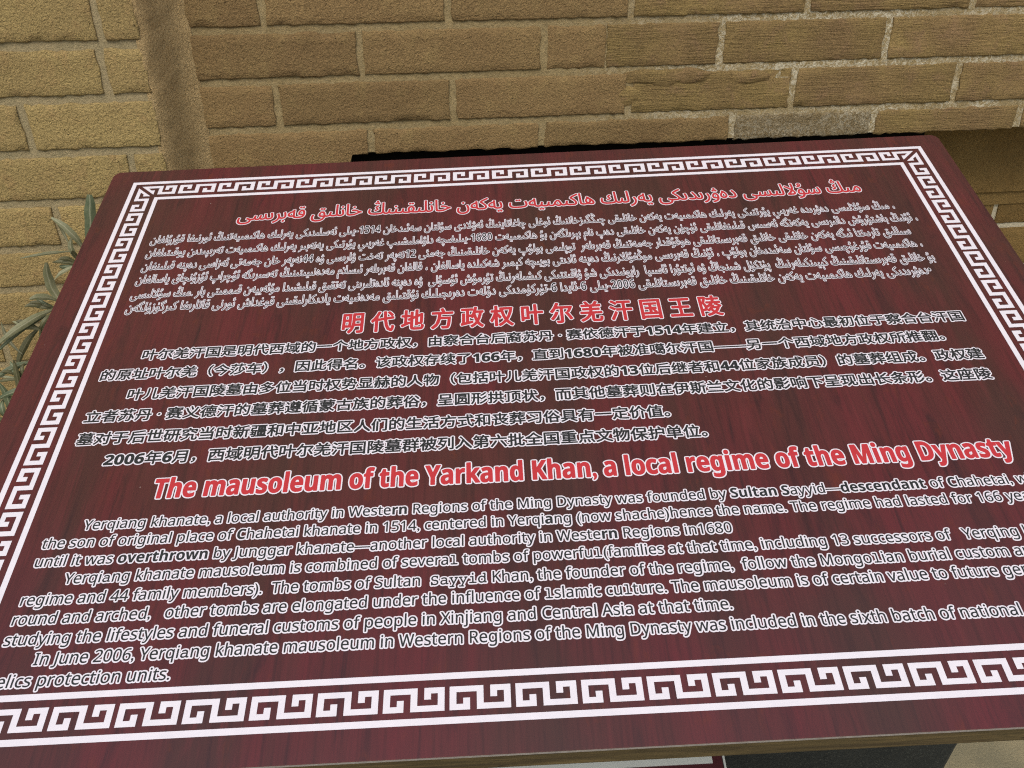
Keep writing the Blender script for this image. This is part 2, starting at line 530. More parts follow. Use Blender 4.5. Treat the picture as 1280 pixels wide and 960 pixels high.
# the course under it steps back once more and carries the pale joint
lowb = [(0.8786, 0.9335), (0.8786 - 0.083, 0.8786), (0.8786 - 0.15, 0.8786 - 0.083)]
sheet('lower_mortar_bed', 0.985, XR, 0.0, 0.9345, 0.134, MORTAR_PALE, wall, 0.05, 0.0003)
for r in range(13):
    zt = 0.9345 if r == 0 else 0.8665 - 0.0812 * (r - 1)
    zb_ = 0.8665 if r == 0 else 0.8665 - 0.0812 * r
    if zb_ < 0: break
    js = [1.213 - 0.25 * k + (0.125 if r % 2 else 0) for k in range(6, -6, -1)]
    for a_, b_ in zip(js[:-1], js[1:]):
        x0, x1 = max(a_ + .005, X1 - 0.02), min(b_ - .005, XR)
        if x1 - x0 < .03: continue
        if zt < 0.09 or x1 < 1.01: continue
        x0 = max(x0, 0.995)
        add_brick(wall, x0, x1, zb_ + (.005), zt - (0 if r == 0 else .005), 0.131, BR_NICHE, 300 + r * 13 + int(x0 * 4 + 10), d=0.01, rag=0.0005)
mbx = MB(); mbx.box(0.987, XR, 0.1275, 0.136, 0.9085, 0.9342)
mbx.build('shade_strip', BR_NICHE, wall)  # added dark strip over the pale joint's upper part, standing in for shade
# wall left of the recess goes straight down; its right end closes the recess
mbx = MB(); mbx.box(XL - 0.05, X1, 0.0035, 0.13, 0.0, ZB + 0.002)
mbx.build('recess_jamb', MORTAR, wall)
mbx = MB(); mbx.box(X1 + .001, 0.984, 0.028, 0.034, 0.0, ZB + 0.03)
mbx.build('recess_shade_sheet', SHADE_BLACK, wall)  # added sheet that paints the gap behind the sign shadow-black
for r in range(15):
    zt = 1.118 - 0.0655 - J / 2 - 0.0655 * r
    if zt < 0.1: break
    for x0, x1 in (((XL, -0.005), (0.006, X1 - 0.001)) if r % 2 else ((XL, 0.055), (0.066, X1 - 0.001))):
        add_brick(wall, x0, x1, zt - 0.055, zt, 0.0, BR_MAIN, 600 + r, d=0.01)
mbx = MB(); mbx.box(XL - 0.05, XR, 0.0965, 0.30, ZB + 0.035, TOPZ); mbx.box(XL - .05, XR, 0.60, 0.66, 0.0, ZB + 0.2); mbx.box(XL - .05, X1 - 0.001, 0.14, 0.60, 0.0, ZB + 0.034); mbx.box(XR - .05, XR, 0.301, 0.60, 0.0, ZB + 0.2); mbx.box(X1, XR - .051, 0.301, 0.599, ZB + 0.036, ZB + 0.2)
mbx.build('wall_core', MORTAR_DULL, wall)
mbx = MB(); mbx.box(-1.6, XR + .15, -0.22, 0.32, TOPZ + 0.004, TOPZ + 0.09)
mbx.build('coping', MORTAR_PIER, wall)

# ---- pier on the left, face at y = -0.11
YP = -0.07
PK = (1.29565 - 0.07) / (1.29565 - 0.11)
zp_ = lambda z: 1.44165 + (z - 1.44165) * PK
xp_ = lambda x: 0.18414 + (x - 0.18414) * PK
pier = empty('brick_pier', (-0.4, YP, 0))
tag(pier, 'yellowish brick pier with rounded corner, standing out from the wall left of the sign', 'pillar')
PX = -0.4
def prel(o):
    o.location.x -= PX; o.location.y -= YP
    return o
pm = sheet('mortar_bed', -1.2, -0.147, 0.0, TOPZ, YP + 0.003, MORTAR_PIER, pier); prel(pm)
pl = [1.386, 1.320, 1.254, 1.191, 1.125, 1.061, 0.999, 0.942, 0.887]
while pl[-1] > 0.08: pl.append(pl[-1] - 0.058)

zz = 1.386
while zz < TOPZ - 0.08:
    zz += 0.066; pl.insert(0, zz)
k0 = pl.index(1.254)
pj = {0: -0.1835, 1: -0.291, 2: -0.175, 3: -0.285, -1: -0.40}
farp = MB()
for r in range(len(pl) - 1):
    zt, zb_ = zp_(pl[r]) - 0.0055, zp_(pl[r + 1]) + 0.0055
    k = r - k0
    a0 = pj.get(k, -0.18 if k % 2 == 0 else -0.289)
    xs = [a0]
    while xs[0] > -1.21: xs.insert(0, xs[0] - 0.222)
    while xs[-1] + 0.2 < -0.142: xs.append(xs[-1] + 0.222)
    xs = [xp_(x) for x in xs]
    xs.append(-0.1435)
    for a_, b_ in zip(xs[:-1], xs[1:]):
        x0, x1 = max(a_ + .005, -1.2), b_ - (.005 if b_ != -0.1435 else 0)
        if x1 - x0 < 0.02: continue
        if -3 <= k <= 11 and x0 > -0.80:
            prel(add_brick(pier, x0, x1, zb_, zt, YP + rnd.uniform(-.0008, .0006), BR_PIER, 1000 + r * 9 + int(-x0 * 30), rag=0.0018))
        else: farp.box(x0 - PX, x1 - PX, 0, 0.01, zb_, zt)
mbx = MB(); mbx.box(-1.2 - PX, -0.15 - PX, 0.094, 0.40, 0.0, TOPZ)
mbx.build('pier_core', MORTAR_PIER, pier)
tag(farp.build('outer_bricks', BR_PIER, pier), kind='stuff')
# rounded rough corner running down into the crease
prof = [(-0.149, -0.0685), (-0.1445, -0.0695), (-0.1405, -0.0675), (-0.1360, -0.0620), (-0.1315, -0.0540), (-0.1270, -0.0440), (-0.1225, -0.0330), (-0.1180, -0.0225), (-0.1130, -0.0130), (-0.106, -0.0055), (-0.095, 0.0012)]
V, F = [], []
nz = 420
for j in range(nz + 1):
    z = TOPZ * j / nz
    for i, (x, y) in enumerate(prof):
        q = 0.0016 * mnoise.noise((x * 40, y * 40, z * 45)) + 0.0026 * mnoise.noise((x * 90, y * 130, z * 140))
        if i in (0, len(prof) - 1): q *= 0.2
        V.append((x - PX - q * 0.6, y - YP + q * 0.8, z))
w_ = len(prof)
for j in range(nz):
    for i in range(w_ - 1): F.append((j * w_ + i, j * w_ + i + 1, (j + 1) * w_ + i + 1, (j + 1) * w_ + i))
obj('corner_render', V, F, RENDER, pier, True)

# ------------------------------------------------------------------ the sign
S = 0.047                                        # one period of the key border, in metres
BX = Vector((0.9961404, -0.0825141, 0.0299284)).normalized()
BY = Vector((0.0706336, 0.9559957, 0.2847511)).normalized()
BN = BX.cross(BY).normalized()
BO = Vector((-0.1533828, -0.1889368, -0.1426041 + ZG))
bm_ = Matrix.Identity(4)
for i in range(3):
    bm_[i][0], bm_[i][1], bm_[i][2], bm_[i][3] = BX[i], BY[i], BN[i], BO[i]
sign = empty('information_sign', mat=bm_)
tag(sign, 'slanted dark red wood-grain sign with white key border and text in three languages', 'sign')
W, HB = 20.4323, 14.5722                         # border rectangle in periods
B_IN, M0, MH, SX, SY, GAP = 0.798, 0.2044, 0.3686, 1.2541, 1.345, 0.076
P = lambda u, v: (u * S, -v * S)

def round_rect(x0, x1, y0, y1, r, seg=6):
    pts = []
    for cx, cy, a0 in ((x1 - r, y1 - r, 0), (x0 + r, y1 - r, 90), (x0 + r, y0 + r, 180), (x1 - r, y0 + r, 270)):
        for k in range(seg + 1):
            a = math.radians(a0 + 90 * k / seg)
            pts.append((cx + r * math.cos(a), cy + r * math.sin(a)))
    return pts

px0, py1 = P(-0.622, -0.515); px1, py0 = P(W + 0.605, 15.05)
o_ = round_rect(px0, px1, py0, py1, 0.010)
i_ = round_rect(px0 + .0005, px1 - .0005, py0 + .0005, py1 - .0005, 0.0095)
n = len(o_)
TH = 0.0036
rr_ = random.Random(3)
V = [(x, y, 0) for x, y in i_] + [(x, y, -0.0005) for x, y in o_] + [(x, y, -TH) for x, y in o_]
F = [tuple(range(n))] + [(n + i, n + (i + 1) % n, (i + 1) % n, i) for i in range(n)]
panel = obj('panel', V[:2 * n], F, PANEL, sign)
V = [(x, y, -0.0005) for x, y in o_] + [(x, y, -TH) for x, y in o_]
F = [(n + i, n + (i + 1) % n, (i + 1) % n, i) for i in range(n)] + [tuple(range(2 * n - 1, n - 1, -1))]
obj('panel_edge', V, F, CORE, sign)

# frame of weathered rails below the panel, and posts down to the ground
RT, RH, RW = -TH - 0.0015, 0.030, 0.035
rx0, rx1, ry0, ry1 = px0 + 0.003, px1 - 0.003, py0 + 0.0035, py1 - 0.003
def bevel_box(name, x0, x1, y0, y1, z0, z1, mat, parent, b=0.0012):
    V = []
    for z, ins in ((z0, b), (z0 + b, 0), (z1 - b, 0), (z1, b)):
        V += [(x0 + ins, y0 + ins, z), (x1 - ins, y0 + ins, z), (x1 - ins, y1 - ins, z), (x0 + ins, y1 - ins, z)]
    F = [(3, 2, 1, 0), (12, 13, 14, 15)]
    for k in range(3):
        for i in range(4):
            a = k * 4 + i; c = k * 4 + (i + 1) % 4
            F.append((a, c, c + 4, a + 4))
    return obj(name, V, F, mat, parent)
bevel_box('rail', rx0, rx1, ry0, ry0 + RW, RT - RH, RT, WOOD, sign)
bevel_box('rail', rx0, rx1, ry1 - RW, ry1, RT - RH, RT, WOOD, sign)
bevel_box('rail', rx0, rx0 + RW, ry0 + RW + .001, ry1 - RW - .001, RT - RH, RT, WOOD, sign)
bevel_box('rail', rx1 - RW, rx1, ry0 + RW + .001, ry1 - RW - .001, RT - RH, RT, WOOD, sign)
inv = bm_.inverted()
bevel_box('cross_rail', rx0 + RW + .001, rx1 - RW - .001, -0.315, -0.275, RT - RH, RT, WOOD, sign)
for lx, ly in ((0.10, -0.295), (0.53, -0.295)):
    top_w = bm_ @ Vector((lx, ly, RT - RH))
    mbp = MB(); h_ = 0.02
    mbp.v = [tuple(inv @ Vector((top_w.x + sx * h_, top_w.y + sy * h_, zz))) for zz in (0.03, top_w.z + 0.004) for sy in (-1, 1) for sx in (-1, 1)]
    mbp.f = [(0, 2, 3, 1), (4, 5, 7, 6), (0, 1, 5, 4), (2, 6, 7, 3), (0, 4, 6, 2), (1, 3, 7, 5)]
    mbp.build('post', STEEL, sign)

# ---- printed border
Zp = 0.00018
def rect_poly(mb, u0, u1, v0, v1): mb.poly([P(u0, v1), P(u1, v1), P(u1, v0), P(u0, v0)], Zp)
def frame_line(off, w):
    mb = MB()
    a, b = off, off + w
    A, Bq = [(a, a), (W - a, a), (W - a, HB - a), (a, HB - a)], [(b, b), (W - b, b), (W - b, HB - b), (b, HB - b)]
    for i in range(4):
        j = (i + 1) % 4
        mb.poly([P(*A[i]), P(*Bq[i]), P(*Bq[j]), P(*A[j])], Zp)
    return mb.build('border_line', INK_WHITE, sign)
frame_line(0, 0.105)
frame_line(B_IN - 0.105, 0.105)

A_ = 1 - GAP
def key_rects():
    c = [A_ * k / 9 for k in range(10)]; r = [M0 + MH * k / 4 for k in range(5)]
    R_ = []
    add = lambda c0, c1, r0, r1: R_.append([(c[c0], r[r0]), (c[c1], r[r0]), (c[c1], r[r1]), (c[c0], r[r1])])
    add(0, 1, 0, 4)          # left bar
    add(1, 3, 0, 1)          # outer short bar
    add(2, 3, 1, 2)          # hook
    add(1, 4, 3, 4)          # inner long bar
    add(4, 5, 0, 4)          # middle bar
    add(5, 9, 0, 1)          # outer long bar
    add(8, 9, 1, 4)          # right bar
    add(6, 8, 3, 4)          # inner short bar
    add(6, 7, 2, 3)          # hook
    return R_
KEY = key_rects()
def corner_polys(s):
    a, b, t = M0, M0 + MH, MH / 4
    e = s - GAP
    return [[(.27, a), (.83, a), (.83, a + t), (.46, a + t)],
            [(.27, a), (.46, a + t), (.55, a + 2 * t), (.636, a + 2 * t), (.636, b)],
            [(.735, a + t), (.83, a + t), (.83, b), (.735, b)],
            [(.83, b - t), (e, b - t), (e, b), (.83, b)],
            [(e - .10, a), (e, a), (e, b - t), (e - .10, b - t)],
            [(e - .285, a), (e - .10, a), (e - .10, a + t), (e - .285, a + t)],
            [(e - .285, a + t), (e - .19, a + t), (e - .19, a + 2 * t), (e - .285, a + 2 * t)]]
def key_side(fn, length, s, count):
    mb = MB()
    k_len = (length - 2 * s + GAP) / count
    for k in range(count):
        for poly in KEY: mb.poly([P(*fn(s + k * k_len + q[0] * k_len, q[1])) for q in poly], Zp)
    for poly in corner_polys(s):
        mb.poly([P(*fn(*q)) for q in poly], Zp)
        mb.poly([P(*fn(length - q[0], q[1])) for q in poly], Zp)
    return mb.build('key_border', INK_WHITE, sign)
key_side(lambda u, v: (u, v), W, SX, 18)
key_side(lambda u, v: (u, HB - v), W, SX, 18)
key_side(lambda u, v: (v, u), HB, SY, 12)
key_side(lambda u, v: (W - v, u), HB, SY, 12)

# ---- lettering
FORMS = {'ا': 'ﺍﺎ', 'ە': '\u06d5\ufeea', 'ب': 'ﺏﺐﺑﺒ', 'پ': 'ﭖﭗﭘﭙ', 'ت': 'ﺕﺖﺗﺘ', 'ج': 'ﺝﺞﺟﺠ', 'چ': 'ﭺﭻﭼﭽ', 'خ': 'ﺥﺦﺧﺨ',
         'د': 'ﺩﺪ', 'ر': 'ﺭﺮ', 'ز': 'ﺯﺰ', 'س': 'ﺱﺲﺳﺴ', 'ش': 'ﺵﺶﺷﺸ', 'غ': 'ﻍﻎﻏﻐ', 'ف': 'ﻑﻒﻓﻔ', 'ق': 'ﻕﻖﻗﻘ', 'ك': 'ﻙﻚﻛﻜ',
         'گ': 'ﮒﮓﮔﮕ', 'ڭ': '\ufbd3\ufbd4\ufbd5\ufbd6', 'ل': 'ﻝﻞﻟﻠ', 'م': 'ﻡﻢﻣﻤ', 'ن': 'ﻥﻦﻧﻨ', 'ھ': '\ufbaa\ufbab\ufbac\ufbad',
         'و': 'ﻭﻮ', 'ۇ': '\ufbd7\ufbd8', 'ۆ': '\ufbd9\ufbda', 'ۈ': '\ufbdb\ufbdc', 'ۋ': '\ufbde\ufbdf', 'ې': '\ufbe4\ufbe5\ufbe6\ufbe7',
         'ى': '\ufeef\ufef0\ufbe8\ufbe9', 'ي': 'ﻱﻲﻳﻴ', 'ئ': '\ufe89\ufe8a\ufe8b\ufe8c'}
def shape_arabic(t):
    """joined presentation forms, in visual left-to-right order, numbers kept readable"""
    out = []
    i = 0
    while i < len(t):
        ch = t[i]
        if ch in FORMS:
            prev = t[i - 1] if i else ' '
            jp = prev in FORMS and len(FORMS[prev]) == 4
            if ch == 'ل' and i + 1 < len(t) and t[i + 1] == 'ا':
                out.append('ﻼ' if jp else 'ﻻ'); i += 2; continue
            nxt = t[i + 1] if i + 1 < len(t) else ' '
            f = FORMS[ch]
            jn = len(f) == 4 and nxt in FORMS
            out.append(f[(3 if jp else 2) if jn else (1 if jp else 0)])
        elif ch.isdigit():
            j = i
            while j < len(t) and t[j].isdigit(): j += 1
            out.append(sty(t[i:j], 'b')); i = j; continue
        else: out.append(ch)
        i += 1
    return ''.join(reversed(out))
def sty(s, st):
    a, d = {'r': (0x1D5A0, 0x1D7E2), 'b': (0x1D5D4, 0x1D7EC), 'm': (0x1D670, 0x1D7F6)}[st]
    o = ''
    for c in s:
        if c.isascii() and c.isalnum():
            o += chr(a + ord(c) - 65) if c.isupper() else chr(a + 26 + ord(c) - 97) if c.islower() else chr(d + ord(c) - 48)
        else: o += c
    return o
def markup(s):
    """*bold*, _typewriter_, the rest regular sans"""
    out = ''; mode = 'r'
    for c in s:
        if c == '*': mode = 'r' if mode == 'b' else 'b'
        elif c == '_': mode = 'r' if mode == 'm' else 'm'
        else: out += sty(c, mode)
    return out

def text_loops(s, res=3):
    """closed outlines of a line of text, one em high"""
    cu = bpy.data.curves.new('tmp', 'FONT')
    cu.body = s; cu.size = 1.0; cu.resolution_u = res; cu.fill_mode = 'NONE'
    ob = bpy.data.objects.new('tmp', cu)
    col.objects.link(ob)
    dg = bpy.context.evaluated_depsgraph_get()
    me = bpy.data.meshes.new_from_object(ob.evaluated_get(dg))
    vs = [(v.co.x, v.co.y) for v in me.vertices]
    nb = [[] for _ in vs]
    for e in me.edges:
        p, q = e.vertices
        nb[p].append(q); nb[q].append(p)
    bpy.data.objects.remove(ob); bpy.data.curves.remove(cu); bpy.data.meshes.remove(me)
    loops, i = [], 0
    while i < len(vs):
        j = i
        while j + 1 < len(vs) and j + 1 in nb[j]: j += 1
        if j - i > 1: loops.append(vs[i:j + 1])
        i = j + 1
    return loops

def text_mesh(s, res=3):
    """outlines merged into one filled shape, so that joined letters share one contour"""
    loops = text_loops(s, res)
    box = sorted(((min(p[0] for p in l), max(p[0] for p in l), l) for l in loops), key=lambda t: t[0])
    groups = []
    for x0, x1, l in box:
        if groups and x0 <= groups[-1][0] + 1e-4: groups[-1][1].append(l); groups[-1][0] = max(groups[-1][0], x1)
        else: groups.append([x1, [l]])
    VS, FS = [], []
    for _, ls in groups:
        co, ed = [], []
        for l in ls:
            b0 = len(co)
            co += [Vector(p) for p in l]
            ed += [(b0 + k, b0 + (k + 1) % len(l)) for k in range(len(l))]
        ov, oe, of, *_r = delaunay_2d_cdt(co, ed, [], 0, 1e-5)
        if not of: continue
        P_ = np.array([(p.x, p.y) for p in ov]); T_ = np.array([tuple(f) for f in of])
        C_ = P_[T_].mean(axis=1)
        A0 = np.array([(co[p].x, co[p].y) for p, q in ed]); A1 = np.array([(co[q].x, co[q].y) for p, q in ed])
        cy = C_[:, 1][:, None]; cx = C_[:, 0][:, None]
        up = (A0[:, 1] <= cy) & (A1[:, 1] > cy); dn = (A0[:, 1] > cy) & (A1[:, 1] <= cy)
        dy = A1[:, 1] - A0[:, 1]
        dy = np.where(np.abs(dy) < 1e-12, 1e-12, dy)
        xi = A0[:, 0] + (cy - A0[:, 1]) / dy * (A1[:, 0] - A0[:, 0])
        wn_ = (up & (xi > cx)).sum(axis=1) - (dn & (xi > cx)).sum(axis=1)
        b0 = len(VS)
        VS += [tuple(p) for p in P_]
        FS += [tuple(int(b0 + q) for q in t) for t, w_n in zip(T_, wn_) if w_n != 0]
    return VS, FS

def contours(vs, fs):
    # weld, then walk boundary edges with the face on the left
    key = {}; rem = []
    pts = []
    for x, y in vs:
        k = (round(x, 5), round(y, 5))
        if k not in key: key[k] = len(pts); pts.append((x, y))
        rem.append(key[k])
    cnt = {}
    faces = []
    for f in fs:
        g = [rem[i] for i in f]
        ar = sum(pts[g[i]][0] * pts[g[(i + 1) % len(g)]][1] - pts[g[(i + 1) % len(g)]][0] * pts[g[i]][1] for i in range(len(g)))
        if ar < 0: g = g[::-1]
        if abs(ar) < 1e-12: continue
        faces.append(g)
        for i in range(len(g)): cnt[(g[i], g[(i + 1) % len(g)])] = 1
    nxt = {}
    for a, b in cnt:
        if (b, a) not in cnt: nxt.setdefault(a, []).append(b)
    loops = []
    while nxt:
        a = next(iter(nxt)); loop = []
        while a in nxt:
            loop.append(a)
            b = nxt[a].pop()
            if not nxt[a]: del nxt[a]
            a = b
        if len(loop) > 2: loops.append(loop)
    return pts, faces, loops

def ring(pts2, loop, w, zi, zo, V, F):
    """band of width w outside a contour; sharp corners are rounded off"""
    n = len(loop)
    P2 = [Vector(pts2[i]) for i in loop]
    Q = [P2[0]]
    for p in P2[1:]:
        if (p - Q[-1]).length > 1e-6: Q.append(p)
    if len(Q) > 2 and (Q[0] - Q[-1]).length < 1e-6: Q.pop()
    n = len(Q)
    if n < 3: return
    inner, outer = [], []
    for i in range(n):
        a = (Q[i] - Q[i - 1]).normalized(); b = (Q[(i + 1) % n] - Q[i]).normalized()
        na = Vector((a.y, -a.x)); nb = Vector((b.y, -b.x))
        cr = a.x * b.y - a.y * b.x
        d = na.dot(nb)
        if cr > 0 and d < 0.75:                    # convex corner: fan
            ang = math.acos(max(-1, min(1, d)))
            k = max(1, int(ang / 0.6))
            for s_ in range(k + 1):
                t = ang * s_ / k
                inner.append(Q[i]); outer.append(Q[i] + w * Vector((na.x * math.cos(t) - na.y * math.sin(t), na.x * math.sin(t) + na.y * math.cos(t))))
        elif cr < 0 and d < 0.3:                   # concave corner: two plain ends that cross
            inner += [Q[i], Q[i]]; outer += [Q[i] + na * w, Q[i] + nb * w]
        else:
            mvec = (na + nb).normalized()
            inner.append(Q[i]); outer.append(Q[i] + mvec * (w / max(0.6, mvec.dot(na))))
    b0 = len(V); m_ = len(inner)
    V += [(p.x, p.y, zi) for p in inner] + [(p.x, p.y, zo) for p in outer]
    for i in range(m_):
        j = (i + 1) % m_
        F.append((b0 + i, b0 + m_ + i, b0 + m_ + j, b0 + j))

def printed_line(name, text, u0, u1, v, size, ink, outline, swell=0.0, fit=None, res=3, thin=0.0):
    """text from u0 to u1 on the baseline v; size = em height in periods; fit = the leading piece that spans u0..u1"""
    vs, fs = text_mesh(text, res)
    xs = [p[0] for p in vs]
    if fit:
        fx = [p[0] for l in text_loops(fit, 1) for p in l]
    else: fx = xs
    lo, hi = min(fx), max(fx)
    sx = (u1 - u0) * S / (hi - lo)
    sy = size * S
    ox, oy = P(u0, v)
    pts, faces, loops = contours(vs, fs)
    tp = [(ox + (x - lo) * sx, oy + y * sy) for x, y in pts]
    ZW, ZD = 0.00030, 0.00036
    V = [(x, y, ZD) for x, y in tp]
    F = [tuple(f) for f in faces]
    nf_dark = None
    if swell:
        for lp in loops: ring(tp, lp, swell, ZD, ZD - 0.00001, V, F)
    o = obj(name, V, F, ink, sign)
    V2, F2 = [], []
    for lp in loops: ring(tp, lp, swell + outline, ZW, ZW - 0.00008, V2, F2)
    if thin:
        for lp in loops: ring(tp, lp, -thin, ZD + 0.00002, ZD + 0.00001, V2, F2)
    obj('white_outline', V2, F2, INK_WHITE, o)
    return o

# Uyghur
U_SIZE = 0.41
printed_line('heading', shape_arabic('مىڭ سۇلالىسى دەۋرىدىكى يەرلىك ھاكىمىيەت يەكەن خانلىقىنىڭ خانلىق قەبرىسى'), 2.98, 18.32, 1.86, 0.66, INK_RED, 0.0009, 0.0004, res=4)
uy = ['، مىڭ سۇلالىسى دەۋرىدە غەربىي يۇرتتىكى يەرلىك ھاكىمىيەت يەكەن خانلىقى چىڭگىزخاننىڭ ئوغلى چاغاتاينىڭ ئەۋلادى سۇلتان سەئىدخان 1514-يىلى ئەسلىدىكى يەرلىك ھاكىمىيەتنىڭ ئورنىغا قۇرۇلغان',
      '، ئۇنىڭ باشتۇرۇش دائىرىسى يەكەنگە ئەسىس قىلىنغانلىقى ئۈچۈن يەكەن خانلىقى دەپ نام بېرىلگەن بۇ ھاكىمىيەت 1680-يىلىغىچە داۋاملىشىپ غەربىي يۇرتىكى يەنەبىر يەرلىك ھاكىمىيەت تەرىپىدىن يوقىتىلغان',
      'سىللىق تارىختا ئىگە يەكەن خانلىقى خانلىق قەبرىستانلىقى ھوقۇقدار جەمەتنىڭ قەبرىلەر  توپلىمى بولۇپ يەكەن خانلىقىنىڭ جەمئى 12نەپەر تەخت ۋارىسى ۋە 44نەپەر خان جەمەتى ئەزاسى دەپنە قىلىنغان',
      '، ھاكىمىيەت قۇرغۇچىسى سۇلتان سەئىدىخان بولۇپ ، ئۇنىڭ قەبرىسى موڭغۇللارنىڭ دەپنە ئادىتى بويىچە كېمىر شەكىلدە ياسالغان ، قالغان قەبرىلەر ئىسلام مەدەنىيىتىنىڭ تەسىرىگە ئۇچراپ ئۇزۇنچاق ياسالغان',
      'بۇ خانلىق قەبرىستانلىقىنىڭ كېيىنكىلەرنىڭ  پۈتكۈل شىنجاڭ ۋە ئوتتۇرا ئاسىيا  رايونىدىكى شۇ ۋاقىتتىكى كىشىلەرنىڭ تۇرمۇش ئۇسۇلى  ۋە دەپنە ئادەتلىرىنى تەتقىق قىلىشىدا مۇئەييەن قىممىتى بار .مىڭ سۇلالىسى',
      '•دەۋرىدىكى يەرلىك ھاكىمىيەت يەكەن خانلىقىنىڭ خانلىق قەبرىستانلىقى 2006-يىلى 6-ئايدا 6-تۈركۈمدىكى دۆلەت دەرىجىلىك نۇقتىلىق مەدەنىيەت يادىكارلىقىنى قوغداش ئورنى قاتارىغا كىرگۈزۈلگەن']
uyp = [(1.03, 18.89, 2.60), (1.04, 19.27, 3.10), (1.06, 18.94, 3.60), (1.04, 19.04, 4.07), (1.05, 19.14, 4.58), (1.05, 18.92, 5.03)]
for t, (a, b, v) in zip(uy, uyp):
    printed_line('text_line', shape_arabic(t), a, b, v, U_SIZE, INK_DARK, 0.00058, 0.0, res=2, thin=0.00015)

# Chinese
printed_line('heading', ' '.join('明代地方政权叶尔羌汗国王陵'), 5.91, 14.06, 5.99, 0.68, INK_RED, 0.0009, 0.0008)
zh = [('叶尔羌汗国是明代西域的一个地方政权，由察合台后裔苏丹 · 赛依德汗于1514年建立，其统治中心最初位于察合台汗国', 1.78, 19.04, 6.56),
      ('的原址叶尔羌（今莎车），因此得名。该政权存续了166年，直到1680年被准噶尔汗国——另一个西域地方政权所推翻。', 1.06, 18.43, 7.11),
      ('叶儿羌汗国陵墓由多位当时权势显赫的人物（包括叶儿羌汗国政权的13位后继者和44位家族成员）的墓葬组成。政权建', 1.75, 19.01, 7.68),
      ('立者苏丹 · 赛义德汗的墓葬遵循蒙古族的葬俗，呈圆形拱顶状，而其他墓葬则在伊斯兰文化的影响下呈现出长条形。这座陵', 1.05, 18.95, 8.24),
      ('墓对于后世研究当时新疆和中亚地区人们的生活方式和丧葬习俗具有一定价值。', 1.06, 12.47, 8.81),
      ('2006年6月，西域明代叶尔羌汗国陵墓群被列入第六批全国重点文物保护单位。', 1.73, 13.09, 9.35)]
for t, a, b, v in zh:
    tt = ''.join(sty(c, 'b') if c.isascii() and c.isdigit() else c for c in t)
    printed_line('text_line', tt, a, b, v - 0.02, 0.325, INK_DARK, 0.0011, 0.00038, res=2)

# English
printed_line('heading', sty('The mausoleum of the Yarkand Khan, a local regime of the Ming Dynasty', 'b'), 2.83, 18.57, 10.16, 0.60, INK_RED, 0.0011, 0.0005, res=4)
en = [('Yerqiang khanate, a local authority in Weste*rn* Regions of the Ming Dynasty was founded by *Sultan* *S*ayyid—*descendant* of *C*hahetai,', ' who was', 1.76, 18.26, 10.775),
      ('the son of original place of *C*hahetai khanate in 1514, centered in Yerqi*a*ng (now shache)hence the name. The regime had lasted for 166', ' years', 1.14, 17.93, 11.13),
      ('until it was *overthrown* by Junggar khanate—another local authority in Weste*rn* Regions in1680', '', 1.14, 13.10, 11.495),
      ('Yerqi_a_ng khanate mausoleum is combined of severa_l_ tombs of powerfu_l_(families at that time, including 13 successors of   Yerqing', ' khanate', 1.74, 17.91, 11.855),
      ('regime and 44 family members).  The tombs of Sultan  _Sayyid_ Khan, the founder of the regime,  follow the Mongo_l_ian burial custom', ' and', 1.14, 17.59, 12.23),
      ('round and arched,   other tombs are elongated under the influence of _l_slamic cu_l_ture. The mausoleum is of certain value to future', ' generations', 1.12, 17.26, 12.585),
      ('studying the lifestyles and funeral customs of people in Xinjiang and Central Asia at that time.', '', 1.11, 12.80, 12.945),
      ('In June 2006, Yerqi_a_ng khanate mausoleum in Western Regions of the Ming Dynasty was included in the sixth batch of national', ' cultural', 1.70, 17.34, 13.30),
      ('relics protection units.', '', 1.13, 3.91, 13.655)]
for t, more, a, b, v in en:
    printed_line('text_line', markup(t + more), a, b, v, 0.285, INK_DARK, 0.00108, 0.00014, fit=markup(t) if more else None)

# ------------------------------------------------------------------ second board lying below
lb = empty('lower_board', mat=bm_ @ Matrix.Translation((0, 0, -0.30)))
tag(lb, 'deep red board with a pale border stripe, showing just below the sign’s front rail', 'board')
mbx = MB(); mbx.box(-0.05, 0.6365, -0.665, -0.33, -0.012, 0)
mbx.build('board_panel', LOWER_RED, lb)
mbx = MB()
for q in ((-0.038, 0.6265, -0.6143, -0.600), (-0.038, 0.6265, -0.352, -0.342)): mbx.box(q[0], q[1], q[2], q[3], 0.0002, 0.0012)
mbx.build('border_stripe', TRIM, lb)
mbx = MB(); mbx.box(0.6372, 0.6392, -0.666, -0.33, -0.012, 0.001)
mbx.build('edge_strip', TRIM, lb)
for lx in (0.06, 0.55):
    tw = (bm_ @ Matrix.Translation((0, 0, -0.30))) @ Vector((lx, -0.48, -0.012))
    im = (bm_ @ Matrix.Translation((0, 0, -0.30))).inverted()
    mbp = MB(); h_ = 0.02
    mbp.v = [tuple(im @ Vector((tw.x + sx * h_, tw.y + sy * h_, zz))) for zz in (0.03, tw.z + 0.002) for sy in (-1, 1) for sx in (-1, 1)]
    mbp.f = [(0, 2, 3, 1), (4, 5, 7, 6), (0, 1, 5, 4), (2, 6, 7, 3), (0, 4, 6, 2), (1, 3, 7, 5)]
    mbp.build('leg', STEEL, lb)

